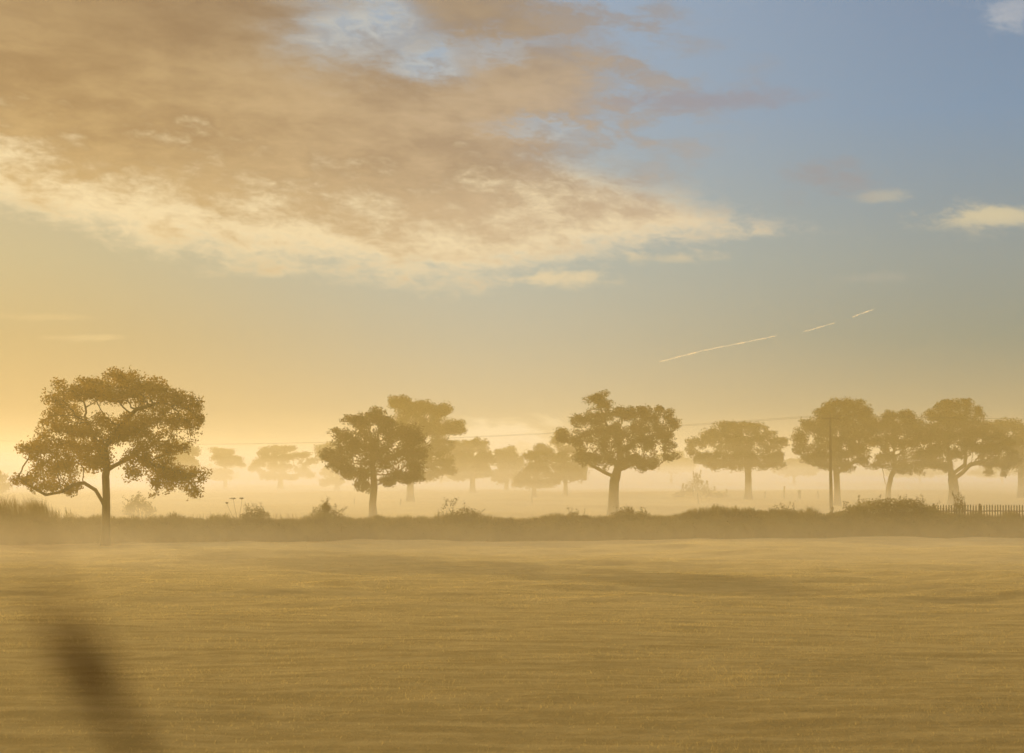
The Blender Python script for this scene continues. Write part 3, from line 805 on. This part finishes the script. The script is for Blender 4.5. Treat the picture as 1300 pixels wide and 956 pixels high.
# clear sky: gold low and towards the sun, blue-grey high and away from it
elf = (EL * (1 / 16)).clamp()
q = lambda py: max(0.0, ey(py) / 16)
left = ramp(nt, elf, [(0, lin(242, 207, 142)), (q(520), lin(206, 176, 122)), (q(430), lin(191, 169, 120)), (q(330), lin(188, 176, 136)), (q(150), lin(178, 172, 150)), (1, lin(160, 165, 170))])
mid = ramp(nt, elf, [(0, lin(236, 204, 140)), (q(520), lin(202, 187, 146)), (q(430), lin(185, 182, 158)), (q(330), lin(172, 182, 172)), (q(150), lin(154, 175, 192)), (1, lin(150, 174, 200))])
right = ramp(nt, elf, [(0, lin(200, 172, 118)), (q(520), lin(160, 155, 124)), (q(430), lin(132, 146, 134)), (q(330), lin(136, 152, 152)), (q(150), lin(116, 148, 177)), (1, lin(114, 137, 168))])
c = mixc(nt, AZ.step(-16, 1), left, mid); c = mixc(nt, AZ.step(-2, 16), c, right)
# clouds: warped noise in degrees, streaked sideways and slightly down to the right
cv = combine(nt, AZ * .20 + EL * .10, EL * .62, 1.7)
nA = noise(nt, cv, 1.0, 8, .58, .3); nB = noise(nt, combine(nt, AZ * .60 + EL * .25 + 7.0, EL * 1.4, 4.2), 1.0, 7, .6, .2); nC = noise(nt, combine(nt, AZ * .1 + 3.0, EL * .3, 9.1), 1.0, 3)
nD = noise(nt, combine(nt, AZ * 1.6 + EL * .6 + 2.0, EL * 3.1, 6.6), 1.0, 6, .62, .4)
wob = (nA - .5) * 2.6 + (nB - .5) * 1.5 + (nD - .5) * .7
lowedge = AZ.curve([(-18, ey(268)), (ax(0), ey(283)), (ax(150), ey(320)), (ax(400), ey(350)), (ax(560), ey(358)), (ax(700), ey(344)), (ax(850), ey(318)), (ax(1010), ey(302)), (14, ey(285))])
up = EL - lowedge + wob * .75 + (nD - .5) * .8                                     # degrees above the sheet's lower edge
redge = EL.curve([(ey(330), ax(1100)), (ey(305), ax(1050)), (ey(270), ax(920)), (ey(230), ax(830)), (ey(180), ax(770)), (ey(100), ax(800)), (ey(40), ax(760)), (16, ax(600)), (25, ax(300))])
inn = redge - AZ + wob * 2.1 + (nD - .5) * 1.6
body = up.step(-.3, .95) * inn.step(-1.6, 2.4)
thin = up.step(0, .8) * inn.step(-4.2, .4) * nB.step(.41, .62) * .95 * EL.step(ey(250), ey(170))
bump = lambda px, py, sx, sy: ((((AZ - ax(px)) * (1 / (sx / F * 57.3))).pow(2.0) + ((EL - ey(py)) * (1 / (sy / F * 57.3))).pow(2.0)) * -1).exp()
def ragged(px, py, sx, sy):
    a = (AZ - ax(px) + (nA - .5) * 5.0 + (nB - .5) * 2.2) * (1 / (sx / F * 57.3)); e = (EL - ey(py) + (nB - .5) * 2.0 + (nD - .5) * 1.1) * (1 / (sy / F * 57.3))
    return ((a.pow(2.0) + e.pow(2.0)) * -1).exp()
gap = ragged(455, 22, 70, 46) + ragged(535, 80, 60, 22) * .9 + ragged(700, 165, 60, 12) * .6 + ragged(640, 60, 60, 14) * .5
body = (body - (gap * 1.2 + ((nA - .5) * .5 + (nB - .5) * .8 + (nD - .5) * .4) * gap)).clamp()
cov = body.max(thin * (1.0 - gap.clamp())).clamp()
c = mixc(nt, gap.clamp() * nD.step(.30, .68) * .75, c, lin(196, 194, 184))
# colour: bright cream along the sunlit lower rim, brown to mauve inside
rimw = (up * 1.0 + (nB - .5) * 5.2 + (nA - .5) * 3.0 + (nD - .5) * 1.5)
rim = (1 - rimw.step(.1, 3.1)) 
brown = mixc(nt, AZ.step(-15, 8), lin(158, 118, 64), lin(166, 142, 120))
brown2 = mixc(nt, AZ.step(-15, 8), lin(204, 166, 106), lin(206, 180, 150))
inside = mixc(nt, (nA * .4 + nC * .25 + nB * .35).step(.37, .63), brown, brown2)
inside = mixc(nt, EL.step(9, 15) * .6, inside, mixc(nt, AZ.step(-15, 4), lin(112, 76, 36), lin(108, 90, 76)))
inside = mixc(nt, (1 - inn.step(-1.5, 4.0)) * .75, inside, lin(152, 148, 150))
cream = mixc(nt, AZ.step(-14, 9), lin(255, 230, 178), lin(248, 226, 184))
cc = mixc(nt, rim * .9, inside, cream)
c = mixc(nt, cov * .96, c, cc)
# small loose clouds
def puff(px, py, sx, sy, col, s, cut=.42):
    global c
    b = bump(px, py, sx * 1.25, sy * 1.25)
    f = (nB * .42 + nD * .38 + nA * .2 + (b - 1.0) * .26).step(cut - .10, cut + .12) * s * b.pow(.4)
    c = mixc(nt, f.clamp(), c, col)
puff(1262, 282, 62, 12, lin(214, 201, 166), 1.0, .36)
puff(1118, 255, 38, 9, lin(200, 191, 166), .55, .40)
puff(1278, 40, 34, 18, lin(184, 188, 194), .75, .40)
puff(1260, 4, 60, 10, lin(170, 170, 178), .5, .40)
puff(1060, 235, 70, 26, lin(150, 148, 152), .7, .42)
puff(900, 130, 110, 13, lin(146, 146, 158), .8, .38)
puff(1110, 357, 46, 7, lin(180, 178, 162), .4, .40)
puff(715, 352, 60, 10, lin(236, 214, 170), .8, .40)
puff(845, 328, 80, 10, lin(226, 206, 166), .5, .44)
puff(120, 432, 62, 5, lin(232, 206, 148), .5, .42)
puff(60, 408, 60, 5, lin(228, 200, 140), .3, .42)
puff(632, 552, 62, 15, lin(255, 232, 176), 1.6, .36)
puff(560, 560, 120, 12, lin(250, 226, 168), .7, .40)
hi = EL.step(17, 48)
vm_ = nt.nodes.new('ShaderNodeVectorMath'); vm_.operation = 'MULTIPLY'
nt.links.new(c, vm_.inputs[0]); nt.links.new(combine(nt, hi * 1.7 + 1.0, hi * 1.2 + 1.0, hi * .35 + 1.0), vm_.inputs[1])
c = vm_.outputs[0]                                               # unseen sky overhead brightened and warmed, added to light the field
b1 = nt.nodes.new('ShaderNodeBackground'); b1.inputs[1].default_value = .07; nt.links.new(sky.outputs[0], b1.inputs[0])
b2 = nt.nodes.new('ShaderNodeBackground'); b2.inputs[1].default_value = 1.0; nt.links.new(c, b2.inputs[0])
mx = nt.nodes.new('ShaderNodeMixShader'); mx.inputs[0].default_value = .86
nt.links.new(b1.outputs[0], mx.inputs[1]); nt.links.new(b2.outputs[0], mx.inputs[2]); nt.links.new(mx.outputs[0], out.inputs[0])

L = bpy.data.lights.new('sun', 'SUN'); L.energy = 5; L.angle = rad(.5); L.color = (1.0, .70, .34)
lo = bpy.data.objects.new('sun', L); COL.objects.link(lo); lo.rotation_euler = SUN_DIR.to_track_quat('Z', 'Y').to_euler()
lo.location = SUN_DIR * 300

# ------------------------------------------------------------------ camera and render settings
cam = bpy.data.cameras.new('camera'); co = bpy.data.objects.new('camera', cam); COL.objects.link(co); S.camera = co
co.location = (0, 0, EYE); co.rotation_euler = (rad(90), 0, 0)
cam.sensor_width = 36; cam.lens = F / 1300 * 36; cam.shift_y = (HY - 478) / 1300
cam.clip_start = .05; cam.clip_end = 30000
cam.dof.use_dof = True; cam.dof.focus_distance = 150; cam.dof.aperture_fstop = 3.1
S.view_settings.view_transform = 'Standard'; S.view_settings.look = 'None'; S.view_settings.exposure = 0
S.cycles.use_denoising = True
S.cycles.volume_bounces = 2
S.cycles.max_bounces = 8; S.cycles.diffuse_bounces = 2; S.cycles.transmission_bounces = 3; S.cycles.transparent_max_bounces = 12
S.cycles.volume_step_rate = 0.15
S.cycles.sample_clamp_indirect = 6
